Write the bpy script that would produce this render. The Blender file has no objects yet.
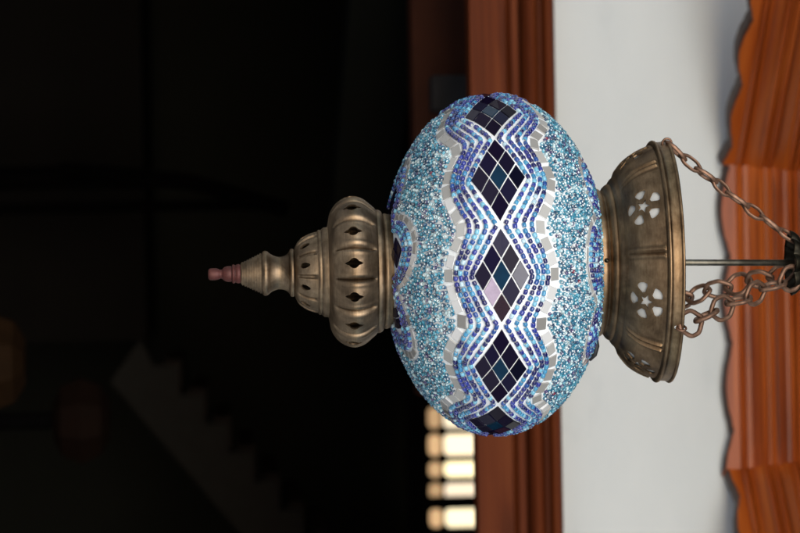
import bpy, bmesh, math, random
import numpy as np
from mathutils import Vector, Matrix, noise as mnoise

random.seed(7)
rng = np.random.default_rng(11)
S = bpy.context.scene
COL = S.collection
PX = 0.457 / 800            # metres for one pixel of the 800 px photograph at the lantern
FPX = 400 / 0.13442         # focal length in those pixels
GZ = 1.75                   # height of the globe's centre over the ground
R = math.radians

# ------------------------------------------------------------------ helpers
def link(name, me, mat=None, parent=None):
    o = bpy.data.objects.new(name, me)
    COL.objects.link(o)
    if mat is not None and me is not None:
        for m in (mat if isinstance(mat, (list, tuple)) else [mat]):
            me.materials.append(m)
    if parent is not None:
        o.parent = parent
    return o

def tag(o, label=None, cat=None, group=None, kind=None):
    if label: o['label'] = label
    if cat: o['category'] = cat
    if group: o['group'] = group
    if kind: o['kind'] = kind
    return o

def empty(name, loc=(0, 0, 0), rz=0, parent=None):
    o = bpy.data.objects.new(name, None)
    o.empty_display_size = 0.02
    o.location = loc
    o.rotation_euler = (0, 0, rz)
    COL.objects.link(o)
    if parent is not None:
        o.parent = parent
    return o

def mesh(name, verts, faces, smooth=False, idx=None):
    me = bpy.data.meshes.new(name)
    me.from_pydata([tuple(v) for v in verts], [], [tuple(f) for f in faces])
    if smooth:
        me.polygons.foreach_set('use_smooth', [True] * len(me.polygons))
    if idx is not None:
        me.polygons.foreach_set('material_index', idx)
    me.update()
    return me

def mesh_np(name, V, F, smooth=True):
    me = bpy.data.meshes.new(name)
    n, k = F.shape
    me.vertices.add(len(V)); me.vertices.foreach_set('co', V.astype(np.float32).ravel())
    me.loops.add(n * k); me.loops.foreach_set('vertex_index', F.astype(np.int32).ravel())
    me.polygons.add(n)
    me.polygons.foreach_set('loop_start', np.arange(0, n * k, k, dtype=np.int32))
    me.polygons.foreach_set('loop_total', np.full(n, k, dtype=np.int32))
    me.polygons.foreach_set('use_smooth', np.full(n, smooth, dtype=bool))
    me.update(calc_edges=True); me.validate()
    return me

def spline(pts, sub):
    """Catmull-Rom through (r, h) pairs, so that turned metal reads as turned."""
    out = []
    P = [pts[0]] + list(pts) + [pts[-1]]
    for i in range(1, len(P) - 2):
        p0, p1, p2, p3 = [np.array(q, float) for q in P[i - 1:i + 3]]
        for s in range(sub):
            t = s / sub
            out.append(tuple(0.5 * (2 * p1 + (p2 - p0) * t + (2 * p0 - 5 * p1 + 4 * p2 - p3) * t * t + (3 * p1 - p0 - 3 * p2 + p3) * t ** 3)))
    out.append(tuple(pts[-1]))
    return out

def lathe(name, prof, n=96, closed=False, fn=None, z0=0.0, cap=False, dx=0.0):
    """Turn (r, h) pairs in photo pixels round the lantern's axis; theta 0 faces the street."""
    V, F = [], []
    m = len(prof)
    for i in range(n):
        th = 2 * math.pi * i / n
        for k, (r, h) in enumerate(prof):
            rr, hh = fn(th, k, r, h) if fn else (r, h)
            V.append((rr * math.sin(th) * PX + dx, -rr * math.cos(th) * PX, hh * PX - z0))
    for i in range(n):
        j = (i + 1) % n
        for k in range(m if closed else m - 1):
            q = (k + 1) % m
            F.append((i * m + k, j * m + k, j * m + q, i * m + q))
    if cap:
        F.append([i * m for i in range(n)][::-1])
        F.append([i * m + m - 1 for i in range(n)])
    return mesh(name, V, F, True)

def sharp(o, deg=35):
    bpy.context.view_layer.objects.active = o
    me = o.data
    bm = bmesh.new(); bm.from_mesh(me)
    for e in bm.edges:
        if len(e.link_faces) == 2 and e.calc_face_angle(0) > R(deg):
            e.smooth = False
    bm.to_mesh(me); bm.free()

def fix_normals(me):
    bm = bmesh.new(); bm.from_mesh(me)
    bmesh.ops.recalc_face_normals(bm, faces=bm.faces)
    bm.to_mesh(me); bm.free()

def boolean_cut(o, cutV, cutF):
    cm = mesh('cutter', cutV, cutF); fix_normals(cm); fix_normals(o.data)
    c = bpy.data.objects.new('cutter', cm); COL.objects.link(c)
    c.matrix_world = Matrix.Identity(4)
    par, o.parent = o.parent, None
    md = o.modifiers.new('cut', 'BOOLEAN'); md.operation = 'DIFFERENCE'; md.solver = 'EXACT'; md.object = c
    bpy.context.view_layer.update()
    dg = bpy.context.evaluated_depsgraph_get()
    me = bpy.data.meshes.new_from_object(o.evaluated_get(dg))
    o.modifiers.clear()
    old = o.data
    mats = [m for m in old.materials]
    o.data = me
    if not me.materials:
        for m in mats: me.materials.append(m)
    me.name = old.name + '_pierced'
    bpy.data.objects.remove(c)
    o.parent = par
    sharp(o, 38)

def prism(poly, origin, ax, ay, an, d0, d1):
    """poly in (ax, ay) px round origin (px), pushed along an from d0 to d1; verts, faces in metres"""
    V = []
    for d in (d0, d1):
        for a, b in poly:
            V.append((origin + ax * a + ay * b + an * d) * PX)
    n = len(poly)
    F = [tuple(range(n))[::-1], tuple(range(n, 2 * n))] + [(i, (i + 1) % n, n + (i + 1) % n, n + i) for i in range(n)]
    return V, F

def tube(pts, rad, n=8, closed=False):
    pts = [Vector(p) for p in pts]
    m = len(pts)
    V, F = [], []
    up = None
    for i, p in enumerate(pts):
        a = pts[(i - 1) % m] if (closed or i > 0) else p
        b = pts[(i + 1) % m] if (closed or i < m - 1) else p
        t = (b - a).normalized()
        if up is None:
            up = t.orthogonal().normalized()
        up = (up - t * up.dot(t)).normalized()
        s = t.cross(up)
        rr = rad[i] if isinstance(rad, (list, tuple)) else rad
        for k in range(n):
            an = 2 * math.pi * k / n
            V.append(p + up * math.cos(an) * rr + s * math.sin(an) * rr)
    for i in range(m if closed else m - 1):
        j = (i + 1) % m
        for k in range(n):
            q = (k + 1) % n
            F.append((i * n + k, i * n + q, j * n + q, j * n + k))
    if not closed:
        F.append(tuple(range(n))[::-1]); F.append(tuple((m - 1) * n + k for k in range(n)))
    return V, F

def box(x0, x1, y0, y1, z0, z1):
    V = [(x, y, z) for x in (x0, x1) for y in (y0, y1) for z in (z0, z1)]
    F = [(0, 1, 3, 2), (4, 6, 7, 5), (0, 4, 5, 1), (2, 3, 7, 6), (0, 2, 6, 4), (1, 5, 7, 3)]
    return V, F

def join(*vf):
    V, F = [], []
    for v, f in vf:
        b = len(V)
        V += list(v); F += [tuple(b + i for i in q) for q in f]
    return V, F

def bevel(me, w, seg=2):
    bm = bmesh.new(); bm.from_mesh(me)
    bmesh.ops.bevel(bm, geom=list(bm.edges), offset=w, segments=seg, affect='EDGES', profile=0.6)
    bm.to_mesh(me); bm.free()

# ------------------------------------------------------------------ materials
class NT:
    def __init__(self, name):
        self.m = bpy.data.materials.new(name); self.m.use_nodes = True
        self.t = self.m.node_tree; self.b = self.t.nodes['Principled BSDF']
    def n(self, typ, **kw):
        x = self.t.nodes.new(typ)
        for k, v in kw.items():
            if k in x.inputs.keys(): x.inputs[k].default_value = v
            else: setattr(x, k, v)
        return x
    def l(self, a, b): self.t.links.new(a, b)
    def coords(self, scale=(1, 1, 1), rot=(0, 0, 0)):
        tc = self.n('ShaderNodeTexCoord'); mp = self.n('ShaderNodeMapping')
        mp.inputs['Scale'].default_value = scale; mp.inputs['Rotation'].default_value = rot
        self.l(tc.outputs['Object'], mp.inputs['Vector'])
        return mp.outputs['Vector']
    def ramp(self, fac, stops, interp='LINEAR'):
        r = self.n('ShaderNodeValToRGB'); r.color_ramp.interpolation = interp
        e = r.color_ramp.elements
        while len(e) > 1: e.remove(e[-1])
        e[0].position = stops[0][0]; e[0].color = (*stops[0][1], 1)
        for p, c in stops[1:]:
            k = e.new(p); k.color = (*c, 1)
        self.l(fac, r.inputs['Fac'])
        return r.outputs['Color']
    def noise(self, vec, scale, detail=4, rough=0.55, dist=0.0):
        x = self.n('ShaderNodeTexNoise'); x.inputs['Scale'].default_value = scale
        x.inputs['Detail'].default_value = detail; x.inputs['Roughness'].default_value = rough
        x.inputs['Distortion'].default_value = dist
        if vec is not None: self.l(vec, x.inputs['Vector'])
        return x.outputs['Fac']
    def bump(self, h, strength, dist):
        x = self.n('ShaderNodeBump'); x.inputs['Strength'].default_value = strength; x.inputs['Distance'].default_value = dist
        self.l(h, x.inputs['Height']); self.l(x.outputs['Normal'], self.b.inputs['Normal'])
    def rng(self, v, a, b, c, d):
        x = self.n('ShaderNodeMapRange')
        for i, q in zip(('From Min', 'From Max', 'To Min', 'To Max'), (a, b, c, d)): x.inputs[i].default_value = q
        self.l(v, x.inputs['Value']); return x.outputs['Result']
    def set(self, **kw):
        for k, v in kw.items(): self.b.inputs[k.replace('_', ' ')].default_value = v

def mat_metal(name, dark, mid, lite, rough=(0.3, 0.5), metallic=1.0, scale=60):
    m = NT(name)
    v = m.coords()
    f = m.noise(v, scale, 6, 0.65)
    g = m.noise(m.coords((1, 1, 9)), 170, 3, 0.6)
    mx = m.n('ShaderNodeMath', operation='MULTIPLY_ADD'); mx.inputs[1].default_value = 0.35
    m.l(g, mx.inputs[0]); m.l(m.rng(f, 0.2, 0.8, 0, 0.65), mx.inputs[2])
    c = m.ramp(mx.outputs[0], [(0.15, dark), (0.5, mid), (0.85, lite)])
    # tarnish blotches, and dirt held in the hollows of the metal
    bl = m.ramp(m.noise(m.coords(), 26, 5, 0.7, 0.8), [(0.36, (0.40, 0.37, 0.34)), (0.56, (1, 1, 1))])
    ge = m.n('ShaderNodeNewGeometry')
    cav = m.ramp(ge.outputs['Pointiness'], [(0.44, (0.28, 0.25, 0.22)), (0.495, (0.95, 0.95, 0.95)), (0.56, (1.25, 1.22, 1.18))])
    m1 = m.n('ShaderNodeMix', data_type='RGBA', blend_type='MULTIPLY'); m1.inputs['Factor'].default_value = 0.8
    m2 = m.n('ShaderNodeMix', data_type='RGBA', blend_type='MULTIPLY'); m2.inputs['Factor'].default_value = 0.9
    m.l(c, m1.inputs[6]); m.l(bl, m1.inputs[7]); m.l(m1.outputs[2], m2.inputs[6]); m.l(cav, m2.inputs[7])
    m.l(m2.outputs[2], m.b.inputs['Base Color'])
    m.set(Metallic=metallic)
    m.l(m.rng(f, 0.3, 0.7, *rough), m.b.inputs['Roughness'])
    m.bump(mx.outputs[0], 0.12, 0.0006)
    return m.m

BRASS = mat_metal('antique_brass', (0.095, 0.064, 0.041), (0.25, 0.18, 0.115), (0.48, 0.365, 0.24), (0.40, 0.56))
BRASS_DARK = mat_metal('antique_brass_bell', (0.10, 0.060, 0.034), (0.265, 0.175, 0.10), (0.47, 0.335, 0.20), (0.38, 0.54))
IRON = mat_metal('dark_bronze', (0.035, 0.032, 0.022), (0.075, 0.066, 0.048), (0.14, 0.125, 0.095), (0.4, 0.55))
STEEL = mat_metal('dull_steel', (0.09, 0.085, 0.065), (0.17, 0.16, 0.13), (0.28, 0.265, 0.22), (0.4, 0.55))
CHAIN = mat_metal('coppered_wire', (0.115, 0.064, 0.043), (0.225, 0.130, 0.088), (0.36, 0.225, 0.16), (0.42, 0.6), 0.75, 90)
RUST = mat_metal('red_copper', (0.05, 0.012, 0.009), (0.085, 0.02, 0.015), (0.12, 0.036, 0.026), (0.5, 0.65), 0.35, 120)

def mat_glass_beads(name, stops, rough=0.1):
    m = NT(name)
    g = m.n('ShaderNodeNewGeometry')
    c = m.ramp(g.outputs['Random Per Island'], [(p, tuple(v ** 1.26 for v in q)) for p, q in stops], 'CONSTANT')
    m.l(c, m.b.inputs['Base Color'])
    m.set(Roughness=rough, IOR=1.5, Coat_Weight=0.5, Coat_Roughness=0.05)
    m.set(Transmission_Weight=0.2, Subsurface_Weight=0.0)
    return m.m

ROWS = mat_glass_beads('bead_row_glass', [(0, (0.022, 0.026, 0.18)), (0.2, (0.13, 0.44, 0.68)), (0.31, (0.04, 0.05, 0.32)), (0.48, (0.035, 0.13, 0.42)), (0.6, (0.30, 0.64, 0.82)), (0.70, (0.055, 0.08, 0.42)), (0.86, (0.07, 0.32, 0.56)), (0.96, (0.62, 0.80, 0.90))])
BLUE_ROWS = mat_glass_beads('deep_bead_row_glass', [(0, (0.02, 0.04, 0.20)), (0.3, (0.03, 0.08, 0.32)), (0.55, (0.03, 0.16, 0.40)), (0.75, (0.10, 0.40, 0.58)), (0.88, (0.02, 0.03, 0.22))])
FIELD = mat_glass_beads('bead_field_glass', [(0, (0.035, 0.23, 0.36)), (0.2, (0.09, 0.38, 0.52)), (0.38, (0.22, 0.56, 0.70)), (0.52, (0.62, 0.78, 0.82)), (0.64, (0.04, 0.10, 0.19)), (0.73, (0.07, 0.33, 0.45)), (0.87, (0.04, 0.16, 0.30)), (0.94, (0.13, 0.11, 0.26)), (0.993, (0.34, 0.04, 0.10))])

LINED = None
def mat_tile():
    m = NT('dark_tile_glass')
    g = m.n('ShaderNodeNewGeometry')
    c = m.ramp(g.outputs['Random Per Island'], [(0, (0.003, 0.0025, 0.010)), (0.3, (0.006, 0.0035, 0.016)), (0.62, (0.009, 0.007, 0.026)), (0.88, (0.016, 0.013, 0.028))], 'CONSTANT')
    m.l(c, m.b.inputs['Base Color'])
    m.set(Roughness=0.10, IOR=1.14)
    m.bump(m.noise(m.coords(), 260, 2), 0.04, 0.0004)
    return m.m
TILE = mat_tile()
def plain(name, col, rough=0.5, metallic=0.0, **kw):
    m = NT(name)
    v = m.coords()
    f = m.noise(v, kw.pop('scale', 40), 5, 0.6)
    a = kw.pop('var', 0.18)
    c = m.ramp(f, [(0.25, tuple(x * (1 - a) for x in col)), (0.75, tuple(min(1, x * (1 + a)) for x in col))])
    m.l(c, m.b.inputs['Base Color'])
    b = kw.pop('bmp', 0.0)
    if b: m.bump(f, b, kw.pop('bd', 0.001))
    m.set(Roughness=rough, Metallic=metallic, **kw)
    return m.m
TEAL_TILE = plain('teal_tile_glass', (0.006, 0.026, 0.055), 0.08, scale=200, IOR=1.2)
PINK_GLINT = plain('lilac_reflection_tile', (0.42, 0.34, 0.44), 0.12, scale=300)  # pinkish reflection on one front tile, painted in as base colour
PLUM_TILE = plain('plum_tile_glass', (0.022, 0.008, 0.014), 0.1, scale=300)
GREY_TILE = plain('grey_tile_glass', (0.022, 0.019, 0.042), 0.1, scale=300)

def mat_silver():
    m = NT('silver_tile_glass')
    g = m.n('ShaderNodeNewGeometry')
    c = m.ramp(g.outputs['Random Per Island'], [(0, (0.27, 0.26, 0.245)), (0.2, (0.40, 0.39, 0.37)), (0.5, (0.53, 0.525, 0.505)), (0.8, (0.74, 0.74, 0.735))], 'CONSTANT')
    m.l(c, m.b.inputs['Base Color'])
    m.set(Roughness=0.25, Metallic=0.22, Coat_Weight=0.4, Coat_Roughness=0.06)
    return m.m
SILVER = mat_silver()
PALE_TILE = plain('pale_tile_glass', (0.56, 0.57, 0.56), 0.22, 0.2, scale=200, Coat_Weight=0.4)
GROUT = plain('white_grout', (0.86, 0.885, 0.90), 0.75, scale=420, var=0.11, bmp=0.5, bd=0.0008)
LINER = plain('white_liner', (0.50, 0.50, 0.485), 0.5, scale=80, var=0.04)
LINED = plain('white_lined_hole', (0.80, 0.86, 0.88), 0.35, scale=300, var=0.05)
BLACK = plain('black_rubber', (0.01, 0.01, 0.012), 0.6)

def mat_wood(name, dark, mid, lite, rough=0.3, coat=0.6, spec=0.5, axis=0, scale=1.0):
    """varnished softwood, grain running along one axis"""
    m = NT(name)
    sc = [22, 22, 22]; sc[axis] = 1.2
    v = m.coords(tuple(s * scale for s in sc))
    f = m.noise(v, 2.6, 7, 0.62, 0.6)
    sc2 = [140, 140, 140]; sc2[axis] = 3
    g = m.noise(m.coords(tuple(s * scale for s in sc2)), 2.0, 3, 0.6)
    mx = m.n('ShaderNodeMath', operation='MULTIPLY_ADD'); mx.inputs[1].default_value = 0.3
    m.l(g, mx.inputs[0]); m.l(m.rng(f, 0.25, 0.75, 0, 0.7), mx.inputs[2])
    c = m.ramp(mx.outputs[0], [(0.12, dark), (0.45, mid), (0.85, lite)])
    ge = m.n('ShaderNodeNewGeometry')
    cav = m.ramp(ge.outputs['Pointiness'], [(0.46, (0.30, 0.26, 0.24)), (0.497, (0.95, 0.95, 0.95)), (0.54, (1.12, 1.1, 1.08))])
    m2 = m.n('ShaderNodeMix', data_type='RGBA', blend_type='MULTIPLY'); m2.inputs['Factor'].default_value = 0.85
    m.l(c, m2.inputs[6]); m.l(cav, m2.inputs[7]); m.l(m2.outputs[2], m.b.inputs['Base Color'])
    m.set(Roughness=rough, Coat_Weight=coat, Coat_Roughness=0.18, Specular_IOR_Level=spec)
    m.bump(mx.outputs[0], 0.15, 0.001)
    return m.m
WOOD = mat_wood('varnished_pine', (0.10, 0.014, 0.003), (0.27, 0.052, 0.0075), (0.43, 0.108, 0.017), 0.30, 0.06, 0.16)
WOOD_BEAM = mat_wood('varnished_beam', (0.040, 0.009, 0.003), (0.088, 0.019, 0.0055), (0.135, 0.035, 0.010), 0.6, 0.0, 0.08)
EDGE = plain('painted_edge_shade', (0.035, 0.010, 0.004), 0.6, scale=60, var=0.4)  # shade under the scalloped boards, put into the wood's colour
TIMBER = plain('red_brown_timber', (0.045, 0.014, 0.007), 0.7, scale=9, var=0.4, Specular_IOR_Level=0.1)
WOOD_DARK = plain('dark_stained_wood', (0.010, 0.0045, 0.003), 0.6, scale=12, Specular_IOR_Level=0.1)

def mat_plaster():
    m = NT('white_plaster')
    v = m.coords()
    f = m.noise(m.coords((1, 1, 2.2)), 5, 5, 0.6)
    g = m.noise(v, 60, 4, 0.6)
    c = m.ramp(f, [(0.22, (0.49, 0.53, 0.56)), (0.45, (0.60, 0.635, 0.66)), (0.8, (0.65, 0.68, 0.70))])
    m.l(c, m.b.inputs['Base Color'])
    m.set(Roughness=0.85)
    m.bump(g, 0.25, 0.002)
    return m.m
PLASTER = mat_plaster()

# ------------------------------------------------------------------ camera
pitch, roll = R(3.2), R(1.05)
fwd = Vector((0, math.cos(pitch), math.sin(pitch)))
up_w = Vector((0, -math.sin(pitch), math.cos(pitch)))
left_w = Vector((-1, 0, 0))
# the photograph lies on its side: the world's up runs to the right of the picture
RIGHT = up_w * math.cos(roll) - left_w * math.sin(roll)
UP = left_w * math.cos(roll) + up_w * math.sin(roll)
G = Vector((0, 0, GZ))
D0 = 1.7
CAM = G - D0 * (fwd + RIGHT * (94.0 / FPX) + UP * (2.0 / FPX))

def at(x, y, d):
    """world point at photo pixel (x, y) and depth d (metres along the view axis)"""
    return CAM + d * (fwd + RIGHT * ((x - 400) / FPX) + UP * ((266.5 - y) / FPX))

def at_y(x, y, wy):
    """the same, on the upright plane Y = wy"""
    q = fwd + RIGHT * ((x - 400) / FPX) + UP * ((266.5 - y) / FPX)
    return CAM + q * ((wy - CAM.y) / q.y)

cam = bpy.data.cameras.new('camera')
co = bpy.data.objects.new('camera', cam); COL.objects.link(co)
co.matrix_world = Matrix(((RIGHT.x, UP.x, -fwd.x, CAM.x), (RIGHT.y, UP.y, -fwd.y, CAM.y), (RIGHT.z, UP.z, -fwd.z, CAM.z), (0, 0, 0, 1)))
cam.sensor_fit = 'HORIZONTAL'; cam.sensor_width = 36
cam.lens = 36 / (2 * 0.13442)
cam.clip_start = 0.05; cam.clip_end = 500
cam.dof.use_dof = True
cam.dof.focus_distance = 1.62
cam.dof.aperture_fstop = 134 / 7.0
S.camera = co

# ------------------------------------------------------------------ the lantern
ZB = 286 * PX
lantern = empty('mosaic_lantern', (0, 0, GZ - ZB))
tag(lantern, 'hanging mosaic glass lantern with blue diamonds and pierced brass fittings', 'lantern')
Z0 = -ZB                                     # heights below are measured from the globe's centre

A, B = 169.0, 110.0                          # the globe's half axes
def surf(th, ph, off=0.0):
    r, h = A * math.cos(ph), B * math.sin(ph)
    nr, nh = math.cos(ph) / A, math.sin(ph) / B
    l = math.hypot(nr, nh); nr /= l; nh /= l
    r += nr * off; h += nh * off
    return np.array((r * math.sin(th), -r * math.cos(th), h))
def snormal(th, ph):
    nr, nh = math.cos(ph) / A, math.sin(ph) / B
    l = math.hypot(nr, nh); nr /= l; nh /= l
    return np.array((nr * math.sin(th), -nr * math.cos(th), nh))

_ph = np.linspace(R(-75), R(75), 3001)
_ds = np.sqrt((A * np.sin(_ph)) ** 2 + (B * np.cos(_ph)) ** 2)
_s = np.concatenate([[0], np.cumsum((_ds[1:] + _ds[:-1]) / 2 * np.diff(_ph))])
PH0 = math.asin(-7.5 / B)
_s -= np.interp(PH0, _ph, _s)
def phi_of(v): return float(np.interp(v, _s, _ph))
def v_of(ph): return float(np.interp(ph, _ph, _s))

# globe body (white grout over glass), open at both necks
gp = [(A * math.cos(p), B * math.sin(p)) for p in np.linspace(R(-69.5), R(65.5), 90)]
globe = link('globe', lathe('globe', gp, 192, z0=Z0), GROUT, lantern)

def wob(x, y, s=0.11, a=0.6):
    return a * mnoise.noise(Vector((x * s, y * s, 3.7)))

# --- dark diamonds of nine tiles on the belt
NB = 11
PER = 2 * math.pi / NB
TH0 = R(3.7)
HALF_T, HALF_V = R(15.6), 26.4
def quad_tile(corners, lift=1.3, sink=1.5, tilt=0.0):
    """corner list of (theta, phi) -> flat raised tile with sides"""
    top = [surf(t, p, lift) for t, p in corners]
    bot = [surf(t, p, -sink) for t, p in corners]
    c = sum(top) / 4
    n = snormal(*np.mean(np.array(corners), axis=0))
    top = [q - n * np.dot(q - c, n) * 0.6 + n * np.dot(q - c, np.cross(n, (0.3, 0.5, 0.8))) * tilt for q in top]
    ins = [c + (q - c) * 0.955 + n * 0.25 for q in top]
    V = [q * PX - np.array((0, 0, Z0)) for q in bot + top + ins]
    F = [(8, 9, 10, 11)]
    for i in range(4):
        j = (i + 1) % 4
        F += [(i, j, 4 + j, 4 + i), (4 + i, 4 + j, 8 + j, 8 + i)]
    return V, F

for k in range(NB):
    tc = TH0 + k * PER + rng.normal(0, 0.006)
    V, F, idx = [], [], []
    hv = HALF_V * rng.uniform(0.96, 1.04); ht = HALF_T * rng.uniform(0.97, 1.02)
    cuts_a = [0.0, 1 / 3 + rng.normal(0, .012), 2 / 3 + rng.normal(0, .012), 1.0]
    cuts_b = [0.0, 1 / 3 + rng.normal(0, .012), 2 / 3 + rng.normal(0, .012), 1.0]
    g = 0.014
    for i in range(3):
        for j in range(3):
            a0, a1 = cuts_a[i] + g, cuts_a[i + 1] - g
            b0, b1 = cuts_b[j] + g, cuts_b[j + 1] - g
            cs = []
            for a, b in ((a0, b0), (a1, b0), (a1, b1), (a0, b1)):
                t = tc + (a + b - 1) * ht
                v = (a - b) * hv
                a2 = rng.normal(0, 0.12)
                cs.append((t, phi_of(v + a2)))
            v_, f_ = quad_tile(cs, tilt=rng.normal(0, 0.05))
            bse = len(V)
            V += v_; F += [tuple(bse + q for q in f) for f in f_]
            mi = 0
            if (i, j) == (1, 1): mi = 1
            if k == 0:
                mi = {(0, 0): 4, (1, 1): 1, (2, 2): 3, (0, 2): 0, (0, 1): 0, (1, 0): 0, (2, 1): 0, (1, 2): 2, (2, 0): 4}.get((i, j), 0)
            idx += [mi] * len(f_)
    link('mosaic_diamond', mesh('mosaic_diamond', V, F, False, idx), [TILE, TEAL_TILE, PINK_GLINT, PLUM_TILE, GREY_TILE], globe)

# --- beads
def bead_template(n=9):
    prof = [(0.52, -0.42), (0.82, -0.50), (1.0, -0.26), (1.0, 0.26), (0.82, 0.50), (0.52, 0.42), (0.44, 0.0)]
    V = [(r * math.cos(2 * math.pi * i / n), r * math.sin(2 * math.pi * i / n), z) for i in range(n) for r, z in prof]
    m = len(prof)
    F = [(i * m + k, ((i + 1) % n) * m + k, ((i + 1) % n) * m + (k + 1) % m, i * m + (k + 1) % m) for i in range(n) for k in range(m)]
    MI = [1 if k in (4, 5, 6) and k != 4 else 0 for i in range(n) for k in range(m)]
    return np.array(V), np.array(F), np.array(MI)
BV, BF, BM = bead_template()
def bead_mesh(name, pos, axis, rad, length):
    """strung seed beads: one small ring for each position; everything in pixels"""
    pos, axis = np.array(pos), np.array(axis)
    rad, length = np.array(rad), np.array(length)
    axis /= np.linalg.norm(axis, axis=1)[:, None]
    ref = np.where(np.abs(axis[:, 2:3]) < 0.9, np.array([[0, 0, 1.0]]), np.array([[1.0, 0, 0]]))
    e1 = np.cross(axis, ref); e1 /= np.linalg.norm(e1, axis=1)[:, None]
    e2 = np.cross(axis, e1)
    V = (pos[:, None, :] + BV[None, :, 0:1] * e1[:, None, :] * rad[:, None, None] + BV[None, :, 1:2] * e2[:, None, :] * rad[:, None, None]
         + BV[None, :, 2:3] * axis[:, None, :] * length[:, None, None])
    V = V.reshape(-1, 3) * PX
    V[:, 2] -= Z0
    F = (BF[None, :, :] + (np.arange(len(pos)) * len(BV))[:, None, None]).reshape(-1, 4)
    me = mesh_np(name, V, F[:, ::-1].copy())
    me.polygons.foreach_set('material_index', np.tile(BM, len(pos)).astype(np.int32))
    return me

def walk(curve, t0, t1, step, n=4000, closed=True):
    """equal steps along a curve theta -> (theta, phi); returns (theta, phi, tangent)"""
    ts = np.linspace(t0, t1, n)
    tp = [curve(t) for t in ts]
    P = np.array([surf(*q) for q in tp])
    d = np.concatenate([[0], np.cumsum(np.linalg.norm(np.diff(P, axis=0), axis=1))])
    m = max(3, int(round(d[-1] / step)))
    out = []
    for i in range(m):
        q = (i + 0.5) / m * d[-1] + rng.normal(0, step * 0.05)
        k = min(max(int(np.searchsorted(d, q)), 1), n - 2)
        out.append((*tp[k], (P[k + 1] - P[k - 1]) / np.linalg.norm(P[k + 1] - P[k - 1])))
    return out

def tri(t, per, t0, p, soft=0.0):
    tot = 0.0
    for e in ((-1, -.6, -.2, .2, .6, 1) if soft else (0,)):
        q = ((t - t0) / per + 0.5 + e * soft) % 1.0 - 0.5
        tot += 1 - abs(2 * q) ** p
    return tot / (6 if soft else 1)

ROW_C = [29.4, 35.8, 41.4, 46.9]
ROW_A = [25.5, 23.6, 21.6, 20.0]
ROW_P = [1.08, 1.22, 1.38, 1.5]
for side in (1, -1):
    pos, ax, ra, le = [], [], [], []
    for j in range(4):
        def curve(t, j=j):
            v = ROW_C[j] - ROW_A[j] * (1 - tri(t, PER, TH0, ROW_P[j], 0.02 + 0.022 * j)) + wob(t * 60, side * 40 + j * 2, 0.12, 0.7)
            return t, phi_of(side * v)
        for t, p, tg in walk(curve, 0, 2 * math.pi, 5.3, 9000):
            if rng.random() < 0.003: continue
            n = snormal(t, p)
            pos.append(surf(t, p, 0.75 + rng.normal(0, .2)) + np.cross(n, tg) * rng.normal(0, 0.22))
            ax.append(tg + rng.normal(0, .09, 3))
            ra.append(rng.uniform(2.2, 2.55)); le.append(rng.uniform(4.2, 5.2))
    link('bead_border', bead_mesh('bead_border', pos, ax, ra, le), [ROWS, LINED], globe)

# --- silver tiles round the wave
def tile_boxes(items):
    """items: (theta, phi, tangent, length, width) -> raised slightly bevelled tiles"""
    V, F = [], []
    for t, p, tg, L, W in items:
        n = snormal(t, p); b = np.cross(n, tg); b /= np.linalg.norm(b)
        n = n + tg * rng.normal(0, .035) + b * rng.normal(0, .05); n /= np.linalg.norm(n)
        tg = tg - n * np.dot(tg, n); b = np.cross(n, tg)
        c = surf(t, p, 0)
        k = [rng.normal(0, 0.35) for _ in range(8)]
        rect = [(-L / 2 + k[0], -W / 2 + k[1]), (L / 2 + k[2], -W / 2 + k[3]), (L / 2 + k[4], W / 2 + k[5]), (-L / 2 + k[6], W / 2 + k[7])]
        bs = len(V)
        for (sc, h) in ((1.0, -1.6), (1.0, 0.85), (0.93, 1.2)):
            for a, d in rect:
                V.append((c + tg * a * sc + b * d * sc + n * h) * PX - np.array((0, 0, Z0)))
        F.append((bs + 8, bs + 9, bs + 10, bs + 11))
        for i in range(4):
            j = (i + 1) % 4
            F += [(bs + i, bs + j, bs + 4 + j, bs + 4 + i), (bs + 4 + i, bs + 4 + j, bs + 8 + j, bs + 8 + i)]
    return mesh('silver_tile_border', V, F)

def mirror_curve(side):
    def c(t):
        v = 54.8 - 18.5 * (1 - tri(t, PER, TH0, 1.55, 0.09)) + wob(t * 60, side * 9, 0.1, 0.6)
        return t, phi_of(side * v)
    return c
for side in (1, -1):
    its = []
    c = mirror_curve(side)
    for k in range(NB):
        a0 = TH0 - PER / 2 + k * PER
        for t, p, tg in walk(c, a0 - PER / 14, a0 + PER - PER / 14, 14.9, 900):
            its.append((t, p, tg, rng.uniform(11.9, 13.3), rng.uniform(8.6, 10.0)))
    link('silver_tile_border', tile_boxes(its), SILVER, globe)

# --- petals near the two necks
LOW_N, LOW_T0 = 6, R(-11.5)
UP_N, UP_T0 = 7, R(-2.5)
def low_wave(t): return R(-66.0) + R(15.5) * tri(t, 2 * math.pi / LOW_N, LOW_T0, 1.7)
def up_wave(t): return R(56.0) - R(10.0) * tri(t, 2 * math.pi / UP_N, UP_T0, 1.8)

its = [(t, p, tg, rng.uniform(9, 12), rng.uniform(5.6, 6.8)) for t, p, tg in walk(lambda t: (t, low_wave(t)), 0, 2 * math.pi, 12.5, 6000) if p > R(-68.5)]
link('silver_tile_border', tile_boxes(its), SILVER, globe)
its = [(t, p, tg, rng.uniform(14, 18), rng.uniform(5.0, 6.4)) for t, p, tg in walk(lambda t: (t, up_wave(t)), 0, 2 * math.pi, 17, 6000)]
o = link('silver_tile_border', tile_boxes(its), PALE_TILE, globe)
o['label'] = 'ring of pale long tiles under the brass neck'

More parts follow.
